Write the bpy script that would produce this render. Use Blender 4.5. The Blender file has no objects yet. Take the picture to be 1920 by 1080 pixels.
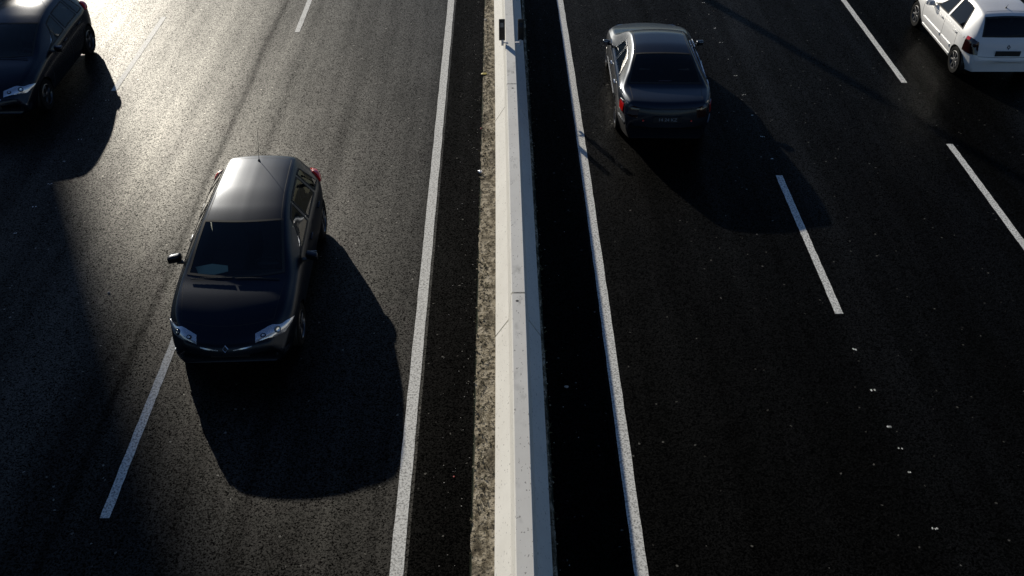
import bpy, bmesh, math, random
from mathutils import Vector, Matrix
from mathutils.bvhtree import BVHTree
from mathutils.geometry import intersect_point_tri_2d
R = math.radians
random.seed(7)
scene = bpy.context.scene
COL = scene.collection

# ------------------------------------------------------------------ camera
CAM_Z = 9.198
cd = bpy.data.cameras.new('camera')
cam = bpy.data.objects.new('camera', cd); COL.objects.link(cam)
cam.location = (0, 0, CAM_Z)
cam.rotation_euler = (R(90 - 38.42), 0, R(-0.7256))
cd.sensor_width = 36.0; cd.lens = 36.0 * 1794 / 1920
cd.clip_start = 0.1; cd.clip_end = 2000
scene.camera = cam

# ------------------------------------------------------------------ light
SUN_EL = 17.5
SDX, SDY = 0.447, -0.8945            # ground direction in which shadows fall
world = bpy.data.worlds.new('World'); scene.world = world
world.use_nodes = True
wn = world.node_tree; wn.nodes.clear()
sky = wn.nodes.new('ShaderNodeTexSky'); sky.sky_type = 'NISHITA'; sky.sun_disc = False
sky.sun_elevation = R(SUN_EL)
sky.sun_rotation = math.atan2(-SDX, -SDY)     # measured clockwise from +Y
sky.air_density = 1.0; sky.dust_density = 0.15; sky.ozone_density = 1.6
tint = wn.nodes.new('ShaderNodeMix'); tint.data_type = 'RGBA'; tint.blend_type = 'MULTIPLY'
tint.inputs[0].default_value = 1.0; tint.inputs[7].default_value = (.86, 1.0, 1.28, 1)
bg = wn.nodes.new('ShaderNodeBackground'); bg.inputs['Strength'].default_value = 0.051
wo = wn.nodes.new('ShaderNodeOutputWorld')
wn.links.new(sky.outputs[0], tint.inputs[6]); wn.links.new(tint.outputs[2], bg.inputs[0]); wn.links.new(bg.outputs[0], wo.inputs[0])
sd = bpy.data.lights.new('sun', 'SUN'); sd.energy = 5.0; sd.angle = R(0.53); sd.color = (1.0, 0.93, 0.80)
so = bpy.data.objects.new('sun', sd); COL.objects.link(so)
ce, se = math.cos(R(SUN_EL)), math.sin(R(SUN_EL))
so.rotation_euler = Vector((SDX * ce, SDY * ce, -se)).to_track_quat('-Z', 'Y').to_euler()
so.location = (-20, 40, 25)
scene.view_settings.view_transform = 'Standard'; scene.view_settings.look = 'None'
scene.view_settings.exposure = 0.0; scene.view_settings.gamma = 1.0
scene.render.engine = 'CYCLES'
scene.render.resolution_x = 1024; scene.render.resolution_y = 576

# ------------------------------------------------------------------ materials
def mat(name, col=(.5, .5, .5), rough=.5, metal=0., spec=.5, coat=0., coat_r=.03, emit=None, bump=None):
    m = bpy.data.materials.new(name); m.use_nodes = True
    b = m.node_tree.nodes['Principled BSDF']
    b.inputs['Base Color'].default_value = (*col, 1); b.inputs['Roughness'].default_value = rough
    b.inputs['Metallic'].default_value = metal; b.inputs['Specular IOR Level'].default_value = spec
    b.inputs['Coat Weight'].default_value = coat; b.inputs['Coat Roughness'].default_value = coat_r
    if bump:
        nt = m.node_tree
        n = nt.nodes.new('ShaderNodeTexNoise'); n.inputs['Scale'].default_value = bump[0]; n.inputs['Detail'].default_value = 3
        t = nt.nodes.new('ShaderNodeTexCoord'); nt.links.new(t.outputs['Object'], n.inputs['Vector'])
        bp = nt.nodes.new('ShaderNodeBump'); bp.inputs['Strength'].default_value = bump[1]; bp.inputs['Distance'].default_value = bump[2]
        nt.links.new(n.outputs[0], bp.inputs['Height']); nt.links.new(bp.outputs[0], b.inputs['Normal'])
    return m

class NT:
    """small node helper"""
    def __init__(s, m): s.m = m; s.t = m.node_tree; s.b = s.t.nodes['Principled BSDF']
    def new(s, typ, **kw):
        n = s.t.nodes.new(typ)
        for k, v in kw.items(): setattr(n, k, v)
        return n
    def link(s, a, b): s.t.links.new(a, b)
    def set(s, sock, v):
        if isinstance(v, (int, float, tuple)): sock.default_value = v
        else: s.link(v, sock)
    def math(s, op, a, b=0., c=0., clamp=False):
        n = s.new('ShaderNodeMath', operation=op, use_clamp=clamp)
        s.set(n.inputs[0], a); s.set(n.inputs[1], b); s.set(n.inputs[2], c); return n.outputs[0]
    def pos(s): return s.new('ShaderNodeNewGeometry').outputs['Position']
    def map(s, v, scale, loc=(0, 0, 0)):
        n = s.new('ShaderNodeMapping'); n.inputs['Scale'].default_value = scale; n.inputs['Location'].default_value = loc
        s.link(v, n.inputs['Vector']); return n.outputs[0]
    def noise(s, v, scale, detail=2., rough=.5):
        n = s.new('ShaderNodeTexNoise'); s.link(v, n.inputs['Vector'])
        n.inputs['Scale'].default_value = scale; n.inputs['Detail'].default_value = detail; n.inputs['Roughness'].default_value = rough
        return n.outputs[0]
    def voro(s, v, scale, out='Color'):
        n = s.new('ShaderNodeTexVoronoi'); s.link(v, n.inputs['Vector']); n.inputs['Scale'].default_value = scale
        return n.outputs[out]
    def ramp(s, f, stops):
        n = s.new('ShaderNodeValToRGB'); e = n.color_ramp.elements
        while len(e) < len(stops): e.new(.5)
        for i, (p, c) in enumerate(stops):
            e[i].position = p; e[i].color = c if len(c) == 4 else (*c, 1)
        s.link(f, n.inputs[0]); return n.outputs[0]
    def range(s, v, a, b, c, d, smooth=False):
        n = s.new('ShaderNodeMapRange', clamp=True)
        if smooth: n.interpolation_type = 'SMOOTHSTEP'
        s.link(v, n.inputs[0])
        for i, q in enumerate((a, b, c, d)): n.inputs[i + 1].default_value = q
        return n.outputs[0]
    def mix(s, f, a, b):
        n = s.new('ShaderNodeMix', data_type='RGBA'); s.set(n.inputs[0], f)
        for sock, v in ((n.inputs[6], a), (n.inputs[7], b)):
            if isinstance(v, tuple): sock.default_value = (*v, 1) if len(v) == 3 else v
            else: s.link(v, sock)
        return n.outputs[2]
    def bump(s, h, strength, dist):
        n = s.new('ShaderNodeBump'); n.inputs['Strength'].default_value = strength; n.inputs['Distance'].default_value = dist
        s.link(h, n.inputs['Height']); s.link(n.outputs[0], s.b.inputs['Normal'])

def asphalt(name, gain, side):
    m = mat(name); n = NT(m); p = n.pos()
    grain = n.noise(n.map(p, (1, 1, 1)), 40, 2.0, .7)
    grain2 = n.noise(n.map(p, (1, 1, 1), (3, 7, 0)), 100, 1.0, .5)
    cs = n.new('ShaderNodeSeparateXYZ'); n.link(n.voro(p, 58), cs.inputs[0])
    cs2 = n.new('ShaderNodeSeparateXYZ'); n.link(n.voro(p, 105), cs2.inputs[0])
    cell = n.math('ADD', n.math('MULTIPLY', cs.outputs[0], .6), n.math('MULTIPLY', cs2.outputs[1], .4))
    g = n.math('ADD', n.math('MULTIPLY', grain, .5), n.math('MULTIPLY', cell, .5))
    stone = n.range(g, .35, .65, 0.0, 1.04)
    patch = n.range(n.noise(n.map(p, (1, .35, 1)), 1.3, 4, .6), .3, .72, .72, 1.25)
    # polished and oily bands that run with the lanes
    sx = n.new('ShaderNodeSeparateXYZ'); n.link(p, sx.inputs[0]); X = sx.outputs[0]
    wob = n.math('ADD', X, n.math('MULTIPLY', n.math('SUBTRACT', n.noise(n.map(p, (.2, .12, 0)), 1.5, 2), .5), .35))
    line = n.noise(n.map(p, (1, .018, 0)), 2.2, 2.5, .55)
    bands = n.range(line, .34, .66, .62, 1.38)
    seams = 1.0
    gl = n.math('MULTIPLY', n.math('MULTIPLY', stone, patch), bands)
    if side == 'left':
        seam = n.range(n.math('ABSOLUTE', n.math('SUBTRACT', wob, -5.28)), .02, .10, .50, 1.0, True)
        wide = n.range(n.math('ABSOLUTE', n.math('SUBTRACT', wob, -6.35)), .2, .9, 1.45, 1.0, True)
        gl = n.math('MULTIPLY', n.math('MULTIPLY', gl, seam), wide)
    else:
        wide = n.range(n.math('ABSOLUTE', n.math('SUBTRACT', wob, 5.7)), .2, 1.4, 1.7, 1.0, True)
        wide2 = n.range(n.math('ABSOLUTE', n.math('SUBTRACT', wob, 9.2)), .3, 1.2, .45, 1.0, True)
        gl = n.math('MULTIPLY', n.math('MULTIPLY', gl, wide), wide2)
    # a few bright stones, sun glints put into their gloss and colour
    vr = n.new('ShaderNodeSeparateXYZ'); n.link(n.voro(p, 42), vr.inputs[0])
    spark = n.range(vr.outputs[0], .9985, .9993, 0, 1)
    gl = n.math('ADD', n.math('MULTIPLY', gl, gain), n.math('MULTIPLY', spark, gain * 2.2))
    n.link(gl, n.b.inputs['Specular IOR Level'])
    colr = n.mix(n.range(g, .42, .78, 0, 1), (.0006, .0006, .0006), (.0065, .0063, .0058))
    colr = n.mix(n.math('MULTIPLY', spark, .6), colr, (.16, .15, .13))
    n.link(colr, n.b.inputs['Base Color']); n.b.inputs['Specular Tint'].default_value = (1, .93, .78, 1)
    n.set(n.b.inputs['Roughness'], n.range(grain2, .3, .7, .45, .53))
    n.bump(grain, .25, .003)
    return m

def paint_line():
    m = mat('road_paint', rough=.6, spec=.25); n = NT(m); p = n.pos()
    g = n.noise(p, 38, 2.5, .6)
    w = n.noise(n.map(p, (1, .4, 1)), 6, 4, .65)
    c = n.mix(n.range(g, .36, .55, 0, 1), (.27, .265, .245), (.74, .73, .68))
    c = n.mix(n.range(w, .60, .75, 0, .5), c, (.25, .25, .24))
    n.link(c, n.b.inputs['Base Color']); n.bump(g, .3, .003)
    return m

def concrete(name='precast_concrete'):
    m = mat(name, rough=.75, spec=.25); n = NT(m); p = n.pos()
    a = n.noise(p, 2.2, 5, .6)
    c = n.mix(a, (.62, .60, .555), (.80, .785, .735))
    st = n.noise(n.map(p, (1, .25, 1)), 9, 5, .7)
    geo = n.new('ShaderNodeNewGeometry'); sz = n.new('ShaderNodeSeparateXYZ'); n.link(geo.outputs['Normal'], sz.inputs[0])
    top = n.range(sz.outputs[2], .6, .95, .12, 1.0)
    blot = n.math('MULTIPLY', n.range(n.noise(p, 3.1, 3), .54, .72, 0, .8), n.range(st, .50, .62, 0, 1))
    c = n.mix(n.math('MULTIPLY', n.math('MULTIPLY', blot, top), .62), c, (.20, .195, .18))
    pits = n.range(n.noise(n.map(p, (1, .5, 1)), 42, 2), .665, .70, 0, .65)
    c = n.mix(pits, c, (.12, .11, .10))
    n.link(c, n.b.inputs['Base Color']); n.bump(n.noise(p, 60, 3), .25, .002)
    return m

def dirt():
    m = mat('median_dirt', rough=.9, spec=.1); n = NT(m); p = n.pos()
    a = n.noise(n.map(p, (1, .6, 1)), 11, 6, .72); b = n.noise(p, 22, 4, .65)
    c = n.ramp(a, [(.30, (.05, .042, .028)), (.42, (.15, .125, .085)), (.51, (.34, .295, .215)), (.68, (.50, .445, .35))])
    c = n.mix(n.range(b, .50, .60, 0, .9), c, (.035, .030, .022))
    pt = n.noise(n.map(p, (1, .45, 1), (2, 5, 0)), 4.5, 3, .6)
    c = n.mix(n.range(pt, .50, .62, 0, .72), c, (.060, .050, .034))
    n.link(c, n.b.inputs['Base Color']); n.bump(b, .8, .02)
    return m

M = {}
M['asphalt_left'] = asphalt('worn_asphalt', .31, 'left')
M['asphalt_right'] = asphalt('dark_asphalt', .055, 'right')
M['shoulder'] = asphalt('shoulder_asphalt', .02, 'x')
M['paint'] = paint_line(); M['concrete'] = concrete(); M['dirt'] = dirt()
M['stained'] = mat('weathered_concrete', (.14, .135, .125), .85, bump=(8, .4, .02))
M['soil'] = mat('verge_soil', (.05, .055, .03), .95, bump=(3, .6, .1))
M['black_rubber'] = mat('black_rubber', (.012, .012, .012), .75)
M['black_plastic'] = mat('black_plastic', (.010, .010, .010), .45)
M['tyre'] = mat('tyre_rubber', (.006, .006, .006), .85, spec=.12, bump=(60, .4, .01))
M['alloy'] = mat('alloy_rim', (.12, .12, .125), .28, .9)
M['steel_cap'] = mat('silver_wheel_cover', (.12, .12, .125), .45, .6)
M['chrome'] = mat('chrome', (.75, .76, .78), .12, 1.0)
M['lamp_silver'] = mat('lamp_reflector', (.62, .66, .74), .22, .75, coat=1.0)
M['lamp_dark'] = mat('lamp_bowl', (.06, .075, .10), .15, .8)
M['red_lens'] = mat('red_lens', (.60, .010, .008), .12, 0, coat=1.0)
M['dark_lens'] = mat('smoked_red_lens', (.02, .002, .002), .1, 0, coat=1.0)
M['orange_lens'] = mat('amber_lens', (.5, .18, .02), .15, coat=1.0)
M['plate'] = mat('shaded_plate', (.02, .02, .022), .5)  # near-black colour stands in for the shade on the plates
M['plate_ink'] = mat('plate_ink', (.30, .32, .36), .5)
M['trim_cloth'] = mat('seat_cloth', (.022, .022, .024), .95, bump=(80, .5, .01))
M['dash'] = mat('dashboard_plastic', (.014, .014, .015), .7)
M['paper'] = mat('paper', (.80, .90, .72), .8)
M['steel'] = mat('galvanised_steel', (.35, .36, .37), .45, .8)
M['facade'] = mat('facade_plaster', (.42, .39, .34), .85, bump=(6, .3, .02))
M['window_glass'] = mat('block_glass', (.03, .04, .05), .08, spec=.8)
M['yellow'] = mat('faded_yellow_plastic', (.45, .36, .06), .6)
M['litter_red'] = mat('red_litter', (.35, .03, .03), .6)
M['foil'] = mat('crumpled_foil', (.6, .6, .62), .3, .7, bump=(40, 1, .02))
M['pebble'] = mat('pale_pebble', (.36, .34, .31), .7)
M['weed'] = mat('dry_weed', (.10, .095, .045), .8)

def car_paint(name, col, flake=None, rough=.42, coat_r=.06, metal=.0, coat_w=.45):
    m = mat(name, col, rough, metal, .5, coat_w, coat_r); n = NT(m)
    t = n.new('ShaderNodeTexCoord').outputs['Object']
    dust = n.noise(t, 3.0, 5, .65)
    n.link(n.mix(n.range(dust, .45, .8, 0, .22), col, tuple(max(q, .014) for q in col) if max(col) < .5 else (.55, .53, .49)), n.b.inputs['Base Color'])
    n.set(n.b.inputs['Coat Roughness'], n.range(dust, .3, .8, coat_r, coat_r + .08))
    return m
M['paint_black_blue'] = car_paint('midnight_blue_metallic_paint', (.005, .0105, .0215), rough=.345, metal=.8, coat_r=.12, coat_w=.22)
M['paint_graphite'] = car_paint('graphite_metallic_paint', (.0095, .0165, .030), rough=.35, metal=.7, coat_r=.07, coat_w=.42)
M['paint_navy'] = car_paint('navy_metallic_paint', (.006, .010, .020), rough=.26, metal=.7, coat_r=.05, coat_w=.3)
M['paint_white'] = car_paint('white_paint', (.74, .74, .74), rough=.4, coat_r=.05, coat_w=.8)

def glass(name, tint, dark):
    m = bpy.data.materials.new(name); m.use_nodes = True; nt = m.node_tree; nt.nodes.clear()
    o = nt.nodes.new('ShaderNodeOutputMaterial'); tr = nt.nodes.new('ShaderNodeBsdfTransparent'); tr.inputs[0].default_value = (*tint, 1)
    gl = nt.nodes.new('ShaderNodeBsdfGlossy'); gl.inputs['Roughness'].default_value = .02; gl.inputs[0].default_value = (.9, .9, .9, 1)
    fr = nt.nodes.new('ShaderNodeFresnel'); fr.inputs[0].default_value = 1.45
    mx = nt.nodes.new('ShaderNodeMixShader')
    nt.links.new(fr.outputs[0], mx.inputs[0]); nt.links.new(tr.outputs[0], mx.inputs[1]); nt.links.new(gl.outputs[0], mx.inputs[2])
    nt.links.new(mx.outputs[0], o.inputs[0]); return m
M['glass'] = glass('tinted_glass', (.70, .77, .72), 0)
M['screen_glass'] = glass('clear_glass', (.78, .84, .80), 0)
M['dark_glass'] = glass('dark_tinted_glass', (.22, .26, .25), 0)

# ------------------------------------------------------------------ object helpers
def tag(o, label=None, cat=None, group=None, kind=None):
    if label: o['label'] = label
    if cat: o['category'] = cat
    if group: o['group'] = group
    if kind: o['kind'] = kind
    return o

def obj(name, bm, m, parent=None, smooth=None, angle=38):
    me = bpy.data.meshes.new(name)
    bmesh.ops.recalc_face_normals(bm, faces=bm.faces) if smooth != 'keep' else None
    bm.to_mesh(me); bm.free()
    if isinstance(m, (list, tuple)):
        for k in m: me.materials.append(k)
    else: me.materials.append(m)
    if smooth:
        me.shade_smooth() if hasattr(me, 'shade_smooth') else None
        for p in me.polygons: p.use_smooth = True
        try: me.set_sharp_from_angle(angle=R(angle))
        except Exception: pass
    o = bpy.data.objects.new(name, me); COL.objects.link(o)
    if parent: o.parent = parent
    return o

def empty(name, loc, rz=0.):
    o = bpy.data.objects.new(name, None); COL.objects.link(o)
    o.location = loc; o.rotation_euler = (0, 0, rz); o.empty_display_size = .3; return o

def add_box(bm, c, s, bevel=0., mtx=None, seg=2):
    r = bmesh.ops.create_cube(bm, size=1.0)
    vs = r['verts']
    bmesh.ops.scale(bm, vec=s, verts=vs)
    if bevel > 0:
        es = list({e for v in vs for e in v.link_edges})
        rr = bmesh.ops.bevel(bm, geom=es, offset=bevel, segments=seg, affect='EDGES', profile=.6)
        vs = list({v for f in rr['faces'] for v in f.verts} | {v for v in vs if v.is_valid})
    if mtx is not None: bmesh.ops.transform(bm, matrix=mtx, verts=vs)
    bmesh.ops.translate(bm, vec=c, verts=vs)
    return vs

def add_cyl(bm, p0, p1, r0, r1=None, seg=16, caps=True):
    p0, p1 = Vector(p0), Vector(p1); r1 = r0 if r1 is None else r1
    d = p1 - p0; q = d.to_track_quat('Z', 'Y').to_matrix().to_4x4()
    r = bmesh.ops.create_cone(bm, cap_ends=caps, segments=seg, radius1=r0, radius2=r1, depth=d.length)
    bmesh.ops.transform(bm, matrix=Matrix.Translation((p0 + p1) / 2) @ q, verts=r['verts'])
    return r['verts']

def add_lathe(bm, prof, seg=32, axis='x', c=(0, 0, 0)):
    """profile of (r, a) revolved about the given axis"""
    rings = []
    for r, a in prof:
        ring = []
        for k in range(seg):
            t = 2 * math.pi * k / seg
            if axis == 'x': p = (c[0] + a, c[1] + r * math.cos(t), c[2] + r * math.sin(t))
            else: p = (c[0] + r * math.cos(t), c[1] + r * math.sin(t), c[2] + a)
            ring.append(bm.verts.new(p))
        rings.append(ring)
    for a, b in zip(rings, rings[1:]):
        for k in range(seg):
            bm.faces.new((a[k], a[(k + 1) % seg], b[(k + 1) % seg], b[k]))
    return rings

def smooth01(t):
    t = max(0., min(1., t)); return t * t * (3 - 2 * t)

def interp(tab, x):
    """monotone-ish Catmull-Rom through (x, y) pairs"""
    n = len(tab)
    if x <= tab[0][0]: return tab[0][1]
    if x >= tab[-1][0]: return tab[-1][1]
    for i in range(n - 1):
        if x <= tab[i + 1][0]: break
    x0, y0 = tab[i]; x1, y1 = tab[i + 1]; h = x1 - x0
    d = (y1 - y0) / h
    def slope(j):
        if j <= 0 or j >= n - 1: return (tab[min(j + 1, n - 1)][1] - tab[max(j - 1, 0)][1]) / (tab[min(j + 1, n - 1)][0] - tab[max(j - 1, 0)][0])
        a = (tab[j][1] - tab[j - 1][1]) / (tab[j][0] - tab[j - 1][0]); b = (tab[j + 1][1] - tab[j][1]) / (tab[j + 1][0] - tab[j][0])
        return 0. if a * b <= 0 else 2 * a * b / (a + b)
    m0, m1 = slope(i), slope(i + 1); t = (x - x0) / h
    return (2*t**3 - 3*t*t + 1) * y0 + (t**3 - 2*t*t + t) * h * m0 + (-2*t**3 + 3*t*t) * y1 + (t**3 - t*t) * h * m1

def catmull(pts, n):
    """sample a Catmull-Rom curve through 2-D points, n samples per span"""
    out = []
    P = [pts[0]] + list(pts) + [pts[-1]]
    for i in range(1, len(P) - 2):
        for k in range(n):
            t = k / n; a, b, c, d = P[i - 1], P[i], P[i + 1], P[i + 2]
            out.append(tuple(.5 * (2*b[j] + (c[j] - a[j]) * t + (2*a[j] - 5*b[j] + 4*c[j] - d[j]) * t*t + (-a[j] + 3*b[j] - 3*c[j] + d[j]) * t**3) for j in (0, 1)))
    out.append(tuple(pts[-1])); return out

def inside(poly, p):
    x, y = p; r = False; n = len(poly)
    for i in range(n):
        x0, y0 = poly[i]; x1, y1 = poly[(i + 1) % n]
        if (y0 > y) != (y1 > y) and x < (x1 - x0) * (y - y0) / (y1 - y0) + x0: r = not r
    return r

def inset(poly, d):
    """shrink a closed 2-D outline by d"""
    n = len(poly); area = sum(poly[i][0] * poly[(i + 1) % n][1] - poly[(i + 1) % n][0] * poly[i][1] for i in range(n))
    sg = 1 if area > 0 else -1; out = []
    for i in range(n):
        a, b, c = Vector(poly[i - 1]), Vector(poly[i]), Vector(poly[(i + 1) % n])
        e0 = (b - a); e1 = (c - b)
        if e0.length < 1e-6: e0 = e1
        if e1.length < 1e-6: e1 = e0
        e0.normalize(); e1.normalize()
        n0 = Vector((-e0.y, e0.x)) * sg; n1 = Vector((-e1.y, e1.x)) * sg
        m = (n0 + n1)
        if m.length < 1e-3: m = n0
        m.normalize(); k = d / max(.45, m.dot(n0)); out.append(tuple(b + m * k))
    return out

# ------------------------------------------------------------------ car builder
class Car:
    """One car: a lofted shell, cut for wheel arches and windows, and parts laid on it.
    d = distance behind the front bumper, y = L/2 - d in the car's own axes (front = +y)."""
    def __init__(s, name, P, loc, rz, paint, label, cat, group=None):
        s.P = P; s.L = P['L']; s.F = s.L / 2; s.paint = paint
        s.root = tag(empty(name, loc, rz), label, cat, group)
        s.holes = []
        s.shell()

    def zc(s, d): return interp(s.P['top'], d)
    def belt(s, d): return min(interp(s.P['belt'], d), s.zc(d) - .045)
    def W(s, d):
        P = s.P; w = P['W'] / 2; L = s.L
        a = max(0., 1 - d / P['nose_r']); b = max(0., 1 - (L - d) / P['tail_r'])
        return w * (1 - P['nose_k'] * a ** 2.3) * (1 - P['tail_k'] * b ** 2.3)
    def zb(s, d): return .19 + .07 * max(0, 1 - d / .6) + .07 * max(0, 1 - (s.L - d) / .6)
    def rail(s, d):
        zc, zl, W = s.zc(d), s.belt(d), s.W(d); h = zc - zl
        return W * .955 * .94 - s.P.get('tumble', .40) * h - s.P.get('taper', 0) * max(0, min(1, (d - s.P['ws_top']) / 1.6)) * min(1, h / .3), zl + h * (.80 + s.P.get('railk', .08) * smooth01(h / .5))
    def shear(s, x, d):
        P = s.P; q = x * x
        k = P['nose_c'] * max(0., 1 - d / 1.0) ** 1.0
        c0, c1 = P['cowl'], P['ws_top']
        k += P.get('ws_c', .20) * smooth01((d - c0 + .5) / .5) * (1 - smooth01((d - c1) / .8))
        k -= P['tail_c'] * max(0., 1 - (s.L - d) / 1.0)
        return -k * q
    def ring(s, d):
        W, zb, zl, zc = s.W(d), s.zb(d), s.belt(d), s.zc(d)
        xb = W * .955; xr, zr = s.rail(d); hz = zl - zb
        ctl = [(.90*W, zb), (.975*W, zb + .28*hz), (W, zb + .58*hz), (.992*W, zb + .84*hz), (xb, zl),
               ((xb + xr)/2 + .006, (zl + zr)/2), (xr, zr), (xr*.86, zr + .60*(zc - zr)), (xr*.48, zr + .90*(zc - zr)), (0, zc)]
        return catmull(ctl, 4)

    def shell(s):
        L, F = s.L, s.F; N = 110
        ds = [0, .012, .03, .06] + [.1 + (L - .2) * k / N for k in range(N + 1)] + [L - .06, L - .03, L - .012, L]
        bm = bmesh.new(); rows = []
        for d in ds:
            h = s.ring(d); fr = 1.0
            e = min(d, L - d)
            if e < .06: fr = .94 + .06 * math.sqrt(max(0, 1 - (1 - e / .06) ** 2))
            pts = [(-x, z) for x, z in h] + [(x, z) for x, z in reversed(h[:-1])]
            zm = .48
            rows.append([bm.verts.new((x * fr, F - d + s.shear(x, d), zm + (z - zm) * fr)) for x, z in pts])
        for a, b in zip(rows, rows[1:]):
            n = len(a)
            for k in range(n): bm.faces.new((a[k], a[(k + 1) % n], b[(k + 1) % n], b[k]))
        bm.faces.new(rows[0]); bm.faces.new(rows[-1])
        bmesh.ops.triangulate(bm, faces=[f for f in bm.faces if len(f.verts) > 4])
        bmesh.ops.recalc_face_normals(bm, faces=bm.faces)
        s.bvh = BVHTree.FromBMesh(bm); s.bm = bm

    # --- projecting on to the shell
    def cast(s, p, direction, off=.004):
        d = Vector(direction).normalized(); p = Vector(p)
        loc, nor, _, _ = s.bvh.ray_cast(p - d * 3.0, d)
        if loc is None: loc, nor, _, _ = s.bvh.find_nearest(p)
        if nor.dot(d) > 0: nor = -nor
        return loc + nor * off, nor
    def near(s, p, off=.004):
        loc, nor, _, _ = s.bvh.find_nearest(Vector(p))
        c = Vector((0, loc.y * .9, .6))
        if nor.dot(loc - c) < 0: nor = -nor
        return loc + nor * off, nor

    def grid(s, name, P0, m, parent=None, thick=.008, fn=None, nv=6, smooth=True):
        """P0 = rows of 3-D points on the shell with normals -> a thin solid panel"""
        bm = bmesh.new()
        top = [[bm.verts.new(q[0]) for q in row] for row in P0]
        bot = [[bm.verts.new(q[0] - q[1] * thick) for q in row] for row in P0]
        nr, nc = len(top), len(top[0])
        for i in range(nr - 1):
            for j in range(nc - 1):
                bm.faces.new((top[i][j], top[i][j+1], top[i+1][j+1], top[i+1][j]))
        border = [(0, j) for j in range(nc)] + [(i, nc - 1) for i in range(1, nr)] + [(nr - 1, j) for j in range(nc - 2, -1, -1)] + [(i, 0) for i in range(nr - 2, 0, -1)]
        for k in range(len(border)):
            a, b = border[k], border[(k + 1) % len(border)]
            bm.faces.new((top[a[0]][a[1]], top[b[0]][b[1]], bot[b[0]][b[1]], bot[a[0]][a[1]]))
        for v in [v for row in bot for v in row if not v.link_faces]: bm.verts.remove(v)
        return obj(name, bm, m, parent or s.root, True)

    def ringstrip(s, name, outer, inner, fn, m, parent, off=.006, thick=.010):
        bm = bmesh.new(); n = len(outer); A, B, C, D = [], [], [], []
        for o_, i_ in zip(outer, inner):
            p, q = fn(o_, off); A.append(bm.verts.new(p)); C.append(bm.verts.new(p - q * thick))
            p, q = fn(i_, off); B.append(bm.verts.new(p)); D.append(bm.verts.new(p - q * thick))
        for k in range(n):
            l = (k + 1) % n
            bm.faces.new((A[k], A[l], B[l], B[k])); bm.faces.new((A[l], A[k], C[k], C[l])); bm.faces.new((B[k], B[l], D[l], D[k]))
        return obj(name, bm, m, parent, True)

    def pane(s, name, low, up, fn, kind, frame=.022, trim=None, gm=None):
        """window between two 2-D polylines in the plane of fn; cuts the shell under it"""
        n = 16
        def res(pl):
            seg = [0]
            for a, b in zip(pl, pl[1:]): seg.append(seg[-1] + math.dist(a, b))
            out = []
            for k in range(n + 1):
                t = seg[-1] * k / n
                for i in range(len(pl) - 1):
                    if t <= seg[i + 1] + 1e-9: break
                u = (t - seg[i]) / max(1e-9, seg[i + 1] - seg[i])
                out.append((pl[i][0] + (pl[i+1][0] - pl[i][0]) * u, pl[i][1] + (pl[i+1][1] - pl[i][1]) * u))
            return out
        lo, hi = res(low), res(up); nv = 7
        G = [[fn((a[0] + (b[0] - a[0]) * v / nv, a[1] + (b[1] - a[1]) * v / nv), .002) for a, b in zip(lo, hi)] for v in range(nv + 1)]
        g = s.grid(name, G, gm or M['glass'], thick=.001)
        side = lambda a, b, k: [(a[0] + (b[0] - a[0]) * i / k, a[1] + (b[1] - a[1]) * i / k) for i in range(1, k)]
        outline = lo + side(lo[-1], hi[-1], 6) + hi[::-1] + side(hi[0], lo[0], 6)
        s.ringstrip('window_seal' if not trim else 'window_trim', outline, inset(outline, frame), fn, M['black_rubber'] if not trim else M[trim], g, off=.006 if not trim else .011)
        s.holes.append((kind, inset(outline, frame * .55)))
        return g

    def side_fn(s, sx): return lambda q, off: s.cast((sx * .8, q[0], q[1]), (-sx, 0, 0), off)
    def top_fn(s): return lambda q, off: s.cast((q[0], q[1], 1.), (0, 0, -1), off)
    def back_fn(s, front=False):
        return lambda q, off: s.cast((q[0], s.F if front else -s.F, q[1]), (0, -1 if front else 1, 0), off)

    def side_window(s, d0, d1, u0, u1, up=-.03, lowo=.03, top0=None, **kw):
        """glass between belt and rail; d along the belt, u along the rail"""
        F = s.F
        def y_at(d): return F - d + s.shear(.7, d)
        low = [(y_at(d0 + (d1 - d0) * k / 8), s.belt(d0 + (d1 - d0) * k / 8) + lowo) for k in range(9)]
        hi = []
        for k in range(9):
            d = u0 + (u1 - u0) * k / 8; z = s.rail(d)[1] + up
            if top0 and k < len(top0): z = min(z, s.belt(d) + top0[k])
            hi.append((y_at(d), max(z, s.belt(d) + lowo + .02)))
        for sx in (-1, 1):
            s.pane('side_window', low, hi, s.side_fn(sx), 'L' if sx < 0 else 'R', **kw)

    def windshield(s, d0, d1, name='windshield', mx=.05, gm=None):
        F = s.F; lo, hi = [], []
        for k in range(13):
            t = -1 + 2 * k / 12
            for d, out in ((d0, lo), (d1, hi)):
                x = t * (s.rail(d)[0] - mx); out.append((x, F - d + s.shear(x, d)))
        return s.pane(name, lo, hi, s.top_fn(), 'T', frame=.035, gm=gm)

    def rear_window(s, z0, z1, w0, w1, gm=None, name='rear_window'):
        lo = [(w0 * t / 6, z0 - .01 * abs(t / 6) ** 2) for t in range(-6, 7)]; hi = [(w1 * t / 6, z1 - .03 * (t / 6) ** 2) for t in range(-6, 7)]
        return s.pane(name, lo, hi, s.back_fn(), 'B', frame=.03, gm=gm)

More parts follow.
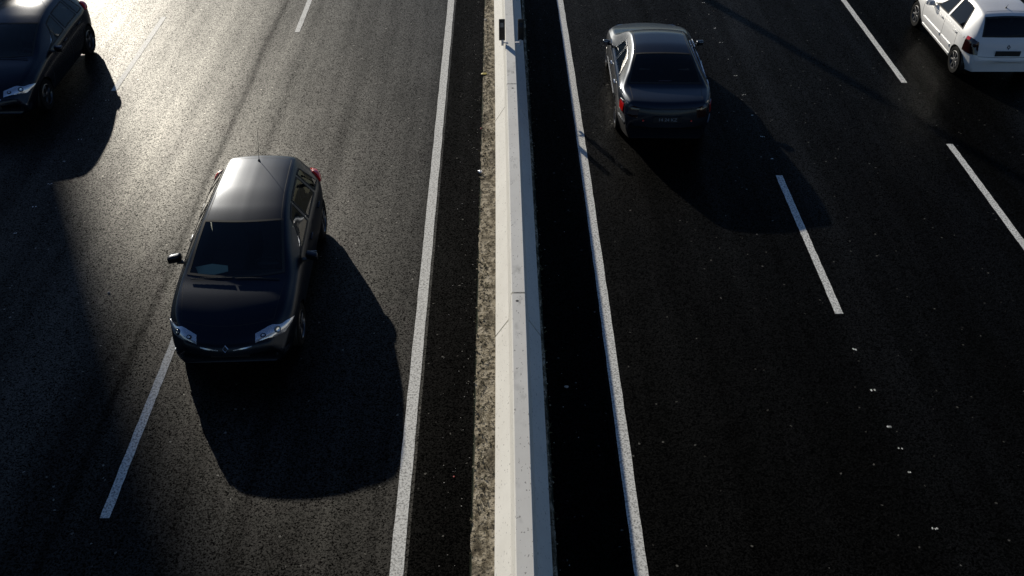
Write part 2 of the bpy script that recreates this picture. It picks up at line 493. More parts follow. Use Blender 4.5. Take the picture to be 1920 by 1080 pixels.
    def strip(s, name, pts, w, m, fn, parent=None, off=.006, thick=.012):
        """band of width w along a 2-D polyline"""
        rows = [[], []]
        n = len(pts)
        for i, p in enumerate(pts):
            a = Vector(pts[max(0, i - 1)]); b = Vector(pts[min(n - 1, i + 1)]); t = (b - a).normalized(); nn = Vector((-t.y, t.x))
            ww = w(i / (n - 1)) if callable(w) else w
            for r, sg in ((0, -.5), (1, .5)):
                q = Vector(p) + nn * ww * sg; rows[r].append(fn((q.x, q.y), off))
        return s.grid(name, rows, m, parent, thick)

    def lens(s, name, corners, m, off=.006, thick=.02, nu=16, nv=9, parent=None, bulge=0.):
        """four 3-D corners, snapped on to the shell"""
        a, b, c, d = [Vector(q) for q in corners]; G = []
        for v in range(nv + 1):
            row = []
            for u in range(nu + 1):
                p = a.lerp(b, u / nu).lerp(d.lerp(c, u / nu), v / nv)
                q, n = s.near(p, off + bulge * 16 * (u/nu)*(1-u/nu)*(v/nv)*(1-v/nv)); row.append((q, n))
            G.append(row)
        return s.grid(name, G, m, parent, thick)

    def disc(s, name, c, r, m, off=.009, parent=None, depth=.0, ey=1.):
        p, n = s.near(c, off); bm = bmesh.new()
        q = n.to_track_quat('Z', 'Y').to_matrix().to_4x4()
        rg = add_lathe(bm, [(r, 0), (r * .93, .004), (r * .8, .004), (r * .45, .001 - depth), (.0005, -depth)], 24, 'z')
        bmesh.ops.scale(bm, vec=(1, ey, 1), verts=bm.verts)
        bmesh.ops.transform(bm, matrix=Matrix.Translation(p) @ q, verts=bm.verts)
        return obj(name, bm, m, parent or s.root, True)

    # --- finishing the shell
    def finish(s):
        bm, P, F = s.bm, s.P, s.F; ra = P['arch']; rw = P['wheel_r']
        wy = [F - P['axle_f'], F - P['axle_r']]
        kill = []
        for f in bm.faces:
            c = f.calc_center_median()
            for y in wy:
                if math.hypot(c.y - y, c.z - rw) < ra and abs(c.x) > .48: kill.append(f); break
            else:
                for kind, poly in s.holes:
                    if kind in 'LR':
                        if (c.x < 0) == (kind == 'L') and abs(c.x) > .35 and f.normal.z < .93 and abs(f.normal.x) > .3 and inside(poly, (c.y, c.z)): kill.append(f); break
                    elif kind == 'T':
                        if c.z > .8 and inside(poly, (c.x, c.y)): kill.append(f); break
                    elif kind == 'B' and c.y < -F * .35 and inside(poly, (c.x, c.z)): kill.append(f); break
        bmesh.ops.delete(bm, geom=list(set(kill)), context='FACES')
        for v in bm.verts:
            if v.is_boundary and abs(v.co.x) > .48:
                for y in wy:
                    r = math.hypot(v.co.y - y, v.co.z - rw)
                    if abs(r - ra) < .06 and v.co.z > .2:
                        v.co.y = y + (v.co.y - y) * ra / r; v.co.z = rw + (v.co.z - rw) * ra / r
        loose = [v for v in bm.verts if not v.link_faces]; bmesh.ops.delete(bm, geom=loose, context='VERTS')
        s.body = obj('body', bm, s.paint, s.root, 'keep')
        for p in s.body.data.polygons: p.use_smooth = True
        for y in wy:
            for sx in (-1, 1): s.well(y, sx, ra, rw)

    def well(s, y, sx, ra, rw):
        bm = bmesh.new(); n = 20; xo = s.W(s.F - y) - .03; A, B = [], []
        for k in range(n + 1):
            t = -.25 + (math.pi + .5) * k / n
            A.append(bm.verts.new((sx * xo, y + (ra + .004) * math.cos(t), rw + (ra + .004) * math.sin(t))))
            B.append(bm.verts.new((sx * .5, y + (ra + .004) * math.cos(t), rw + (ra + .004) * math.sin(t))))
        for k in range(n): bm.faces.new((A[k], A[k+1], B[k+1], B[k]))
        bm.faces.new(B); obj('wheel_well', bm, M['black_plastic'], s.root, True)

    def wheels(s, cap, spokes=5, track=None):
        P, F = s.P, s.F; r = P['wheel_r']; w = .195
        for d in (P['axle_f'], P['axle_r']):
            for sx in (-1, 1):
                xo = s.W(d) * .985 - .012
                bm = bmesh.new()
                add_lathe(bm, [(r*.66, 0), (r*.80, .012), (r*.93, .008), (r*.985, -.015), (r, -.04), (r, -w + .04), (r*.985, -w + .015), (r*.9, -w), (r*.66, -w)], 40)
                bmesh.ops.scale(bm, vec=(sx, 1, 1), verts=bm.verts)
                t = obj('wheel', bm, M['tyre'], s.root, True); t.location = (sx * xo, F - d, r)
                bm = bmesh.new()
                add_lathe(bm, [(r*.67, .004), (r*.63, .010), (r*.60, -.012), (r*.58, -.06), (r*.30, -.07), (.0005, -.07)], 40)
                for k in range(spokes):
                    a = 2 * math.pi * k / spokes
                    q = Matrix.Rotation(a, 4, 'X')
                    for sg in ((-.25, .25) if spokes <= 5 else (0,)):
                        vs = add_box(bm, (0, 0, 0), (.018, r * (.085 if spokes <= 5 else .12), r * .50), .004, Matrix.Translation((-.008, r * .06 * (1 if sg > 0 else -1) * (sg != 0), r * .36)), 1)
                        bmesh.ops.transform(bm, matrix=q, verts=vs)
                add_lathe(bm, [(r*.19, -.03), (r*.19, .002), (r*.15, .008), (.0005, .010)], 20)
                bmesh.ops.scale(bm, vec=(sx, 1, 1), verts=bm.verts)
                o = obj('rim', bm, cap, t, True)

    def mirror(s, d, z, m, reach=.19, k_=1.):
        for sx in (-1, 1):
            p, n = s.cast((sx * .8, s.F - d, z), (-sx, 0, 0), 0)
            bm = bmesh.new()
            v = add_box(bm, (0, 0, 0), (.20, .13, .145), .045, None, 4); bmesh.ops.scale(bm, vec=(k_, k_, k_), verts=bm.verts)
            for q in v:
                k = .5 - sx * q.co.x / .20 * .5
                q.co.z *= (1 - .22 * (1 - k)); q.co.y += .035 * sx * q.co.x / .1
                if q.co.y > 0: q.co.y *= .9
            bmesh.ops.translate(bm, vec=(p.x + sx * reach * .72, p.y - .03, z + .055), verts=bm.verts)
            o = obj('wing_mirror', bm, m, s.root, True)
            b2 = bmesh.new(); add_box(b2, (p.x + sx * .03, p.y - .01, z + .008), (.13, .07, .035), .012)
            obj('mirror_arm', b2, M['black_plastic'], o, True)
            b3 = bmesh.new(); add_box(b3, (p.x + sx * reach * .72, p.y - .03 - .068 * k_, z + .055), (.155 * k_, .006, .10 * k_), .002)
            obj('mirror_glass', b3, M['chrome'], o)

    def handles(s, ds, z, m):
        for d in ds:
            for sx in (-1, 1):
                zz = z + (interp(s.P['belt'], d) - interp(s.P['belt'], s.P['axle_f'])) * .6
                p, n = s.cast((sx * .8, s.F - d, zz), (-sx, 0, 0), .018)
                bm = bmesh.new(); add_box(bm, p, (.022, .17, .030), .009, None, 2)
                add_box(bm, p + Vector((-sx * .012, .065, 0)), (.03, .02, .022), .004); add_box(bm, p + Vector((-sx * .012, -.065, 0)), (.03, .02, .022), .004)
                obj('door_handle', bm, m, s.root, True)

    def door_gaps(s, xs, m=None):
        for d in xs:
            for sx in (-1, 1):
                top = s.belt(d) - .005
                pts = [(s.F - d - .03 * math.sin(3 * t / 10.), .24 + (top - .24) * t / 10) for t in range(11)]
                s.strip('door_gap', pts, .007, m or M['black_rubber'], s.side_fn(sx), off=.0015, thick=.004)

    def antenna(s, x, d, length, lean):
        p, n = s.cast((x, s.F - d, 1.), (0, 0, -1), 0)
        bm = bmesh.new(); add_cyl(bm, p + Vector((0, 0, -.004)), p + Vector((0, -.012, .03)), .024, .008, 14)
        add_cyl(bm, p + Vector((0, -.01, .02)), p + Vector((0, -lean * length, length)), .0045, .0025, 8)
        o = obj('antenna', bm, M['black_plastic'], s.root, True); return o

    def cabin(s, dash_d, seat_d, rear_d, wheel_side, zf=.30):
        F, rt = s.F, s.root
        bm = bmesh.new(); W = s.W(dash_d) * .83
        add_box(bm, (0, F - dash_d - .08, s.belt(dash_d + .2) - .10), (2 * W, .46, .20), .06, None, 3)
        add_box(bm, (0, F - dash_d - .26, s.belt(dash_d + .2) - .28), (2 * W, .20, .28), .05, None, 3)
        obj('dashboard', bm, M['dash'], rt, True)
        bm = bmesh.new(); c = Vector((wheel_side * .36, F - dash_d - .50, s.belt(dash_d + .3) - .07))
        ax = Matrix.Rotation(R(65), 4, 'X')
        n = 28; ring = []
        for k in range(n):
            a = 2 * math.pi * k / n; rr = []
            for j in range(8):
                b = 2 * math.pi * j / 8; q = ax @ Vector(((.18 + .015 * math.cos(b)) * math.cos(a), (.18 + .015 * math.cos(b)) * math.sin(a), .015 * math.sin(b)))
                rr.append(bm.verts.new(c + q))
            ring.append(rr)
        for k in range(n):
            for j in range(8): bm.faces.new((ring[k][j], ring[(k+1) % n][j], ring[(k+1) % n][(j+1) % 8], ring[k][(j+1) % 8]))
        add_box(bm, c, (.33, .03, .05), .01, ax); obj('steering_wheel', bm, M['black_plastic'], rt, True)
        def seat(x, d, w):
            bm = bmesh.new()
            add_box(bm, (x, F - d, zf + .18), (w, .50, .20), .06, None, 3)
            lean = Matrix.Rotation(R(-14), 4, 'X')
            add_box(bm, (x, F - d - .30, zf + .50), (w * .95, .15, .60), .06, Matrix.Rotation(R(14), 4, 'X'), 3)
            st = obj('seat', bm, M['trim_cloth'], rt, True)
            for hx in ((x,) if w < .8 else (-.36, .36)):
                b = bmesh.new(); add_box(b, (hx, F - d - .38, zf + .86), (.25, .10, .16), .04, None, 3)
                add_cyl(b, (hx - .05, F - d - .37, zf + .70), (hx - .05, F - d - .38, zf + .82), .006); add_cyl(b, (hx + .05, F - d - .37, zf + .70), (hx + .05, F - d - .38, zf + .82), .006)
                obj('headrest', b, M['trim_cloth'], st, True)
        seat(-.36, seat_d, .50); seat(.36, seat_d, .50); seat(0, rear_d, 1.20)

    def plate(s, front, z, text=None, w=.52, h=.11):
        y = (s.F if front else -s.F); sg = 1 if front else -1
        p, n = s.cast((0, y, z), (0, -sg, 0), .012)
        bm = bmesh.new(); add_box(bm, (0, p.y, z), (w, .012, h), .003)
        pl = obj('licence_plate', bm, M['plate'], s.root)
        if text:
            cu = bpy.data.curves.new('txt', 'FONT'); cu.body = text; cu.size = h * .82; cu.align_x = 'CENTER'; cu.align_y = 'CENTER'; cu.extrude = .001
            t = bpy.data.objects.new('plate_text', cu); COL.objects.link(t)
            bpy.context.view_layer.update()
            me = bpy.data.meshes.new_from_object(t.evaluated_get(bpy.context.evaluated_depsgraph_get()))
            COL.objects.unlink(t); bpy.data.objects.remove(t)
            o = bpy.data.objects.new('plate_lettering', me); COL.objects.link(o); me.materials.clear(); me.materials.append(M['plate_ink'])
            o.parent = pl; o.location = (0, p.y + sg * .0075, z); o.rotation_euler = (R(90), 0, R(180) if front else 0)

    def diamond(s, front, z, size, m):
        y = (s.F if front else -s.F); sg = 1 if front else -1
        p, n = s.cast((0, y, z), (0, -sg, 0), .008)
        bm = bmesh.new(); q = n.to_track_quat('Z', 'Y').to_matrix().to_4x4(); hw = size * .38; hh = size * .5
        O = [(0, hh), (hw, 0), (0, -hh), (-hw, 0)]; I = [(a * .55, b * .55) for a, b in O]
        for z0, z1 in ((.006, 0),):
            vo = [bm.verts.new((a, b, 0)) for a, b in O]; vm = [bm.verts.new((a * .78, b * .78, .010)) for a, b in O]; vi = [bm.verts.new((a, b, 0)) for a, b in I]
            for k in range(4):
                l = (k + 1) % 4; bm.faces.new((vo[k], vo[l], vm[l], vm[k])); bm.faces.new((vm[k], vm[l], vi[l], vi[k]))
        bmesh.ops.transform(bm, matrix=Matrix.Translation(p) @ q, verts=bm.verts)
        obj('emblem', bm, m, s.root)

    def wipers(s, d, spans):
        for x0, x1, dd in spans:
            a, _ = s.cast((x0, s.F - d, 1.), (0, 0, -1), .02); b, _ = s.cast((x1, s.F - d - dd, 1.), (0, 0, -1), .02)
            bm = bmesh.new(); k = 8; last = a
            for i in range(1, k + 1):
                x = x0 + (x1 - x0) * i / k; q, _ = s.cast((x, s.F - d - dd * i / k, 1.), (0, 0, -1), .02)
                add_cyl(bm, last, q, .008, .007, 6); last = q
            obj('wiper', bm, M['black_rubber'], s.root, True)

    def fill(s, d, x): return s.F - d + s.shear(x, d)

# ================================================================== THE PLACE
def sheet(name, x0, x1, y0, y1, z, m, kind='structure', ny=1):
    bm = bmesh.new()
    vs = [bm.verts.new(p) for p in ((x0, y0, z), (x1, y0, z), (x1, y1, z), (x0, y1, z))]
    bm.faces.new(vs); return tag(obj(name, bm, m), kind=kind)

def slab(name, x0, x1, y0, y1, z0, z1, m):
    bm = bmesh.new(); add_box(bm, ((x0+x1)/2, (y0+y1)/2, (z0+z1)/2), (x1-x0, y1-y0, z1-z0)); return bm

sheet('ground', -600, 600, -600, 900, -.012, M['soil'])
sheet('road', -15.0, -1.10, -60, 300, 0.0, M['asphalt_left'])
sheet('road', 1.42, 16.0, -60, 300, 0.0, M['asphalt_right'])
sheet('hard_shoulder', -1.10, -.40, -60, 300, 0.0, M['shoulder'])
sheet('hard_shoulder', .60, 1.42, -60, 300, 0.0, M['shoulder'])

# dirt strips at the foot of the barrier, gently uneven
def dirt_strip(x0, x1, sgn):
    bm = bmesh.new(); nx, y = 6, -20.; rows = []
    while y < 60:
        row = []
        for i in range(nx + 1):
            t = i / nx; e = (1 - t) if sgn < 0 else t      # e = 1 at the outer edge
            wob = (.008 * math.sin(y * 2.1) + .006 * math.sin(y * 7.3 + 1) + random.uniform(-.012, .012)) * e
            x = x0 + (x1 - x0) * t + wob * sgn
            row.append(bm.verts.new((x, y, -.003 + (1 - e ** 2) * .028 + random.uniform(0, .006) * (1 - e))))
        rows.append(row); y += .09 if 3 < y < 30 else 1.0
    for a, b in zip(rows, rows[1:]):
        for i in range(nx): bm.faces.new((a[i], a[i+1], b[i+1], b[i]))
    return tag(obj('dirt', bm, M['dirt'], smooth=True), kind='structure')
dirt_strip(-.375, -.09, -1)
dirt_strip(.53, .585, 1)

# painted lines
def marking(x, y0, y1, w, name='road_marking'):
    bm = bmesh.new(); n = max(1, int((y1 - y0) / .12)) if y1 - y0 < 30 else int((y1 - y0) / .25); L_, R_ = [], []
    for i in range(n + 1):
        y = y0 + (y1 - y0) * i / n
        L_.append(bm.verts.new((x - w / 2 + random.uniform(-.004, .004), y, .004))); R_.append(bm.verts.new((x + w / 2 + random.uniform(-.004, .004), y, .004)))
    for i in range(n): bm.faces.new((L_[i], R_[i], R_[i+1], L_[i+1]))
    return tag(obj(name, bm, M['paint']), kind='structure')
marking(-1.22, -40, 120, .155)
# the right hand edge line follows the faint bend of the carriageway
bm = bmesh.new(); prev = None
for i in range(0, 561):
    y = -20 + i * .25; xc = 1.535 - .00040 * max(0, y - 12) ** 2 if y < 40 else 1.535 - .00040 * 784
    a = bm.verts.new((xc - .0775 + random.uniform(-.004, .004), y, .004)); b = bm.verts.new((xc + .0775 + random.uniform(-.004, .004), y, .004))
    if prev: bm.faces.new((prev[0], prev[1], b, a))
    prev = (a, b)
tag(obj('road_marking', bm, M['paint']), kind='structure')
for k in range(-2, 6):
    marking(-4.745, 7.26 + 14 * k, 11.20 + 14 * k, .115)
    marking(5.035, 10.91 + 14 * k, 14.82 + 14 * k, .12)
    marking(-8.09, 18.33 + 14 * k, 22.19 + 14 * k, .115)
for k in range(-4, 8):
    marking(8.555, 18.49 + 7.53 * k - (0 if k != -1 else 0), 18.49 + 4.95 + 7.53 * k, .125)
marking(12.10, -40, 120, .155); marking(-11.62, -40, 120, .155)

# remnants of old paint between the dashes: small broken ticks
def ticks(x, ys, s):
    bm = bmesh.new()
    for y in ys:
        for j in range(3):
            if random.random() < .2: continue
            cx = x + (j - 1) * .028 + random.uniform(-.01, .01); cy = y + random.uniform(-.012, .012)
            n = 7; c = []
            for k in range(n):
                a = 2 * math.pi * k / n; r = random.uniform(.6, 1.1)
                c.append(bm.verts.new((cx + .014 * s * r * math.cos(a), cy + .020 * s * r * math.sin(a), .0045)))
            bm.faces.new(c)
    tag(obj('old_marking_remnants', bm, M['paint']), kind='structure')
ticks(5.04, [22.92, 22.18, 21.36, 20.56, 19.69, 18.87, 17.98, 17.10, 16.24, 15.40], .75)
ticks(5.04, [10.12, 9.29, 8.62], 1.25); ticks(5.06, [8.23, 7.84, 6.98], .9)
ticks(-8.1, [17.91, 17.14, 16.29, 15.49, 14.70, 13.96, 13.16], .8)

# ---------------- median barrier of precast units
JOINT, UNIT = 10.42, 6.42
def barrier_x(y): return 0.0 + .02 - .00038 * (y - 11.5) ** 2 if y < 30 else .02 - .00038 * 18.5 ** 2
def barrier_unit(y0, first):
    prof = [(-.325, -.02), (-.325, .045), (-.138, .35), (-.100, .82), (-.086, .848), (.090, .848), (.104, .82), (.150, .35), (.328, .045), (.328, -.02)]
    bm = bmesh.new(); n = 12; rows = []; g = .035
    for i in range(n + 1):
        y = y0 + g / 2 + (UNIT - g) * i / n; c = .22 - .02 + barrier_x(y)
        rows.append([bm.verts.new((c + x, y - y0, z)) for x, z in prof])
    for a, b in zip(rows, rows[1:]):
        for k in range(len(prof)):
            l = (k + 1) % len(prof); bm.faces.new((a[k], a[l], b[l], b[k]))
    bm.faces.new(rows[0]); bm.faces.new(rows[-1])
    es = [e for e in bm.edges if len(e.link_faces) == 2 and e.calc_face_angle(0) > .6 and e.verts[0].co.z > .3]
    bmesh.ops.bevel(bm, geom=es, offset=.007, segments=2, affect='EDGES')
    o = obj('concrete_barrier', bm, M['concrete'], smooth=True, angle=14); o.location = (0, y0, 0)
    return o
LABB = {-1: 'concrete barrier unit at the bottom edge of the photo, nearest the camera',
        0: 'pale concrete barrier unit between the two top joints, in the middle of the median',
        1: 'concrete barrier unit carrying the dark reflectors near the top of the photo'}
for k in range(-2, 9):
    y0 = JOINT + UNIT * k
    o = barrier_unit(y0, False)
    tag(o, LABB.get(k, 'concrete median barrier unit beyond the frame of the photo'), 'barrier', 'concrete units of the median barrier')
    # cast-in lifting hole just behind the joint: a shallow dark socket
    b = bmesh.new(); yy = -.20 if k == 1 else -.20
    c = .20 + barrier_x(y0)
    b2 = bmesh.new()
    add_lathe(b2, [(.013, .8488), (.019, .8500), (.021, .8492), (.022, .8484)], 16, 'z', (c + .003, UNIT - .18 if k != 0 else UNIT + .16 - .34, 0))
    add_lathe(b2, [(.013, .8490), (.0004, .8486)], 16, 'z', (c + .003, UNIT - .18, 0))
    h = obj('lifting_socket', b2, M['black_rubber'], o, True); b.free()

# ---------------- reflectors clipped to the barrier (dark blades on pale feet)
def delineator(x, y, sx, label):
    r = empty('reflector_post', (x, y, .80)); tag(r, label, 'reflector', 'reflectors on the median barrier')
    bm = bmesh.new()
    add_box(bm, (sx * .035, 0, .055), (.05, .05, .13), .008, None, 2)
    add_box(bm, (-sx * .02, 0, .052), (.10, .05, .018), .005, None, 2)
    obj('foot', bm, mat_foot, r, True)
    bm = bmesh.new()
    v = add_box(bm, (sx * .045, 0, .33), (.125, .028, .46), .012, None, 2)
    obj('blade', bm, M['black_plastic'], r, True)
    bm = bmesh.new(); add_box(bm, (sx * .045, -.0165, .44), (.07, .005, .10), .002); obj('reflector_lens', bm, M['lamp_dark'], r)
mat_foot = mat('pale_plastic', (.62, .60, .60), .5)
delineator(.075, 18.72, -1, 'dark upright reflector on the sunlit left side of the barrier top')
delineator(.375, 18.72, 1, 'dark upright reflector on the shaded right side of the barrier top')

# ---------------- lamp post on the median, its long shadow crosses the right carriageway
lp = empty('street_lamp', (.22, 33.0, .848)); tag(lp, 'tall twin-arm steel lamp post on the median barrier, above the top of the photo', 'street lamp')
bm = bmesh.new(); add_cyl(bm, (0, 0, 0), (0, 0, 12.2), .15, .09, 16); add_box(bm, (0, 0, .02), (.36, .36, .04), .01); obj('pole', bm, M['steel'], lp, True)
for sx in (-1, 1):
    bm = bmesh.new(); add_cyl(bm, (0, 0, 11.9), (sx * 2.0, 0, 12.6), .05, .04, 12); obj('arm', bm, M['steel'], lp, True)
    bm = bmesh.new(); add_box(bm, (sx * 2.3, 0, 12.62), (.75, .28, .14), .05); obj('lamp_head', bm, M['steel'], lp, True)

# ---------------- unseen block added far left, sized so its edge softly shades the left lanes
bx1, by1 = -6.8 - SDX * 250, 14.8 - SDY * 250
bd = empty('shade_block', (bx1 - 22, by1 - 8, 0)); tag(bd, 'unseen tall block added far ahead on the left to shade the left lanes', 'shadow caster')
bm = bmesh.new(); add_box(bm, (0, 0, 49), (44, 16, 98)); obj('wall', bm, M['facade'], bd)
bm = bmesh.new(); add_box(bm, (0, 0, 98.3), (44.6, 16.6, .6), .05); obj('roof', bm, M['concrete'], bd)
for fl in range(28):
    bm = bmesh.new(); add_box(bm, (0, -8.03, 3.2 + fl * 3.3), (42.0, .10, 1.6)); add_box(bm, (22.03, 0, 3.2 + fl * 3.3), (.10, 14, 1.6)); obj('window_band', bm, M['window_glass'], bd)

# ---------------- the overpass the picture is taken from
ov = empty('overpass', (0, -6.2, 0)); tag(ov, 'concrete road bridge crossing over the motorway under the viewpoint', 'bridge')
bm = bmesh.new(); add_box(bm, (0, 0, 6.9), (60, 11, .9), .03); obj('deck', bm, M['stained'], ov)
bm = bmesh.new(); add_box(bm, (0, 5.35, 7.5), (60, .22, .30), .02)
obj('parapet', bm, M['soil'], ov)
bm = bmesh.new()
for z in (7.95, 8.25): add_cyl(bm, (-30, 5.35, z), (30, 5.35, z), .03, None, 10)
for i in range(-14, 15): add_cyl(bm, (i * 2.1, 5.35, 7.6), (i * 2.1, 5.35, 8.28), .028, None, 8)
obj('railing', bm, M['steel'], ov, True)
for x in (-19, 20):
    bm = bmesh.new(); add_cyl(bm, (x, 0, 0), (x, 0, 6.5), .6, .6, 24); obj('pier', bm, M['concrete'], ov, True)

# ---------------- litter, pebbles and dry weeds
def rock(bm, c, r, squash=.6):
    v = bmesh.ops.create_icosphere(bm, subdivisions=1, radius=r)['verts']
    for q in v:
        q.co *= random.uniform(.7, 1.2); q.co.z *= squash
    bmesh.ops.translate(bm, vec=c, verts=v)
bm = bmesh.new()
for _ in range(190):                 # grit lying along the two shoulders
    y = random.uniform(5.8, 24); left = random.random() < .8
    x = -.42 - abs(random.gauss(0, .22)) if left else .62 + abs(random.gauss(0, .3))
    rock(bm, (x, y, .003), random.choice([.004, .005, .006, .008]) )
tag(obj('grit', bm, M['pebble']), kind='stuff')
bm = bmesh.new()
for _ in range(900):                 # loose stones and clods in the median dirt
    y = random.uniform(5.5, 26); x = random.uniform(-.40, -.115) if random.random() < .8 else random.uniform(.55, .63)
    rock(bm, (x, y, .012), random.choice([.006, .009, .013, .018]), .7)
tag(obj('loose_stones', bm, M['dirt']), kind='stuff')
bm = bmesh.new()
for _ in range(1500):                 # dry weeds rooted in the dirt
    y = random.uniform(5.5, 26); r = random.random()
    if math.sin(y * 1.7) + math.sin(y * .63 + 2) + random.uniform(-1.2, 1.2) < -.1: continue
    x = random.gauss(-.27, .06) if r < .6 else (random.uniform(-.40, -.12) if r < .85 else random.uniform(.545, .64))
    a = random.uniform(0, 6.28); l = random.uniform(.02, .07); w = random.uniform(.002, .006); h = random.uniform(.005, .045)
    p = Vector((x, y, .015)); d = Vector((math.cos(a), math.sin(a), 0)) * l; sd_ = Vector((-math.sin(a), math.cos(a), 0)) * w
    vs = [bm.verts.new(q) for q in (p - sd_, p + sd_, p + d * .6 + sd_ * .8 + Vector((0, 0, h)), p + d + Vector((0, 0, h * .7)))]
    bm.faces.new(vs)
tag(obj('weeds', bm, M['weed']), kind='stuff')
def litter(name, c, m, label, cat, r, squash=.5, sx=1.):
    bm = bmesh.new(); v = bmesh.ops.create_icosphere(bm, subdivisions=2, radius=r)['verts']
    for q in v: q.co *= random.uniform(.65, 1.2); q.co.z *= squash; q.co.x *= sx
    o = obj(name, bm, m); o.location = (c[0], c[1], c[2] + r * squash * .8); tag(o, label, cat)
litter('crumpled_foil', (-.395, 14.99, 0), M['foil'], 'crumpled silvery scrap on the edge of the median dirt', 'litter', .05)
litter('pebble', (.863, 9.40, 0), M['pebble'], 'single pale pebble alone on the black shoulder right of the barrier', 'pebble', .026, .6, 1.2)
litter('plastic_scrap', (-.36, 19.0, .01), M['yellow'], 'yellowish flat scrap in the dirt near the top of the median', 'litter', .05, .2, 1.4)
litter('bottle_cap', (-.395, 16.6, .01), M['litter_red'], 'small red bit of litter in the median dirt', 'litter', .022, .5)
litter('red_fragment', (-.62, 7.84, 0), M['litter_red'], 'tiny dull red fragment on the left shoulder near the bottom', 'litter', .012, .5)
litter('paper_scrap', (-.36, 21.9, .01), M['pebble'], 'white paper scrap at the top end of the median dirt', 'litter', .045, .25, .7)
litter('pale_stone', (-6.05, 11.55, 0), M['pebble'], 'white stone on the left lane beside the dark hatchback', 'pebble', .020, .5)

# ================================================================== THE CARS
# ---- dark hatchback coming towards the camera
PA = dict(L=4.21, W=1.777, nose_r=.85, nose_k=.20, tail_r=.8, tail_k=.17, nose_c=.34, tail_c=.16, cowl=.98, ws_top=2.0,
          top=[(0, .50), (.03, .60), (.12, .71), (.35, .84), (.7, .955), (.95, 1.005), (1.10, 1.045), (1.5, 1.205), (2.0, 1.355), (2.3, 1.40), (2.8, 1.43), (3.3, 1.425), (3.72, 1.395), (3.85, 1.335), (3.96, 1.09), (4.02, .98), (4.14, .93), (4.19, .80), (4.21, .60)],
          belt=[(0, .42), (.4, .725), (1.0, .865), (1.6, .91), (3.0, .96), (4.0, .95), (4.21, .9)],
          arch=.352, wheel_r=.315, axle_f=.86, axle_r=3.485, tumble=.41, taper=.06, ws_c=.26, railk=.03)
def hatch_a(name, loc, rz, paint, label, full=True):
    c = Car(name, PA, loc, rz, paint, label, 'car'); F = c.F
    c.windshield(1.04, 1.98, gm=M['screen_glass'])
    c.side_window(1.45, 2.42, 1.78, 2.44, top0=[.10, .16, .22])
    c.side_window(2.52, 3.25, 2.52, 3.22)
    c.side_window(3.33, 3.66, 3.29, 3.52, frame=.02)
    c.rear_window(1.03, 1.30, .56, .50, gm=M['dark_glass'])
    # lamps, grille and strips
    for sx in (-1, 1):
        p = lambda x, d, z: (sx * x, c.fill(d, x), z)
        h = c.lens('headlight', [p(.385, .08, .625), p(.715, .24, .605), p(.835, .475, .69), p(.385, .17, .70)], M['lamp_silver'], off=.010, thick=.03, bulge=.012)
        c.disc('lamp_bowl', p(.60, .26, .665), .052, M['lamp_dark'], off=.022, parent=h, ey=.9, depth=.0)
        c.disc('lamp_ring', p(.60, .26, .665), .030, M['chrome'], off=.028, parent=h, ey=.9)
        c.disc('inner_bowl', p(.475, .16, .655), .040, M['lamp_dark'], off=.022, parent=h, ey=.8)
        c.disc('inner_ring', p(.475, .16, .655), .022, M['lamp_silver'], off=.030, parent=h, ey=.8)
        c.strip('chrome_strip', [(sx * (.10 + .24 * t / 8), .585 + .020 * t / 8) for t in range(9)], .014, M['lamp_silver'], c.back_fn(True), off=.012)
        t_ = c.lens('tail_light', [p(.845, 3.80, .90), p(.80, 4.00, .88), p(.66, 4.02, .99), p(.74, 3.84, 1.06)], M['red_lens'], off=.028, thick=.05, bulge=.03)
        c.lens('fog_light', [p(.62, .12, .34), p(.74, .2, .34), p(.74, .2, .42), p(.62, .12, .42)], M['lamp_dark'], off=.006)
    c.strip('grille', [(-.34 + .68 * t / 10, .50) for t in range(11)], .085, M['black_plastic'], c.back_fn(True), off=.005)
    c.strip('lower_grille', [(-.46 + .92 * t / 10, .31) for t in range(11)], .12, M['black_plastic'], c.back_fn(True), off=.005)
    c.diamond(True, .600, .115, M['chrome'])
    c.plate(True, .415)
    c.strip('bonnet_gap', [(-.62 + 1.24 * t / 16, F - .27 - .34 * (-.62 + 1.24 * t / 16) ** 2) for t in range(17)], .006, M['black_rubber'], c.top_fn(), off=.001, thick=.003)
    for sx in (-1, 1):
        c.strip('bonnet_gap', [(sx * (.62 + .085 * t / 10), F - .40 - .62 * t / 10) for t in range(11)], .006, M['black_rubber'], c.top_fn(), off=.001, thick=.003)
        c.strip('roof_seam', [(sx * (c.rail(2.02 + 1.6 * t / 12)[0] - .075), F - 2.02 - 1.6 * t / 12) for t in range(13)], .010, M['black_rubber'], c.top_fn(), off=.001, thick=.003)
    c.strip('roof_gap', [(-.5 + t / 12, F - 3.66 + .04 * (-.5 + t / 12) ** 2) for t in range(13)], .008, M['black_rubber'], c.top_fn(), off=.001, thick=.003)
    c.wipers(1.03, ((-.62, -.02, -.01), (.02, .60, .02)))
    c.mirror(1.62, .88, c.paint, .18, .88); c.door_gaps((1.33, 2.47, 3.30)); c.handles((2.28, 3.12), .78, c.paint)
    c.antenna(.02, 3.55, .42, .55)
    c.cabin(1.12, 2.15, 3.05, -1)
    c.wheels(M['alloy'], 5)
    c.finish(); return c

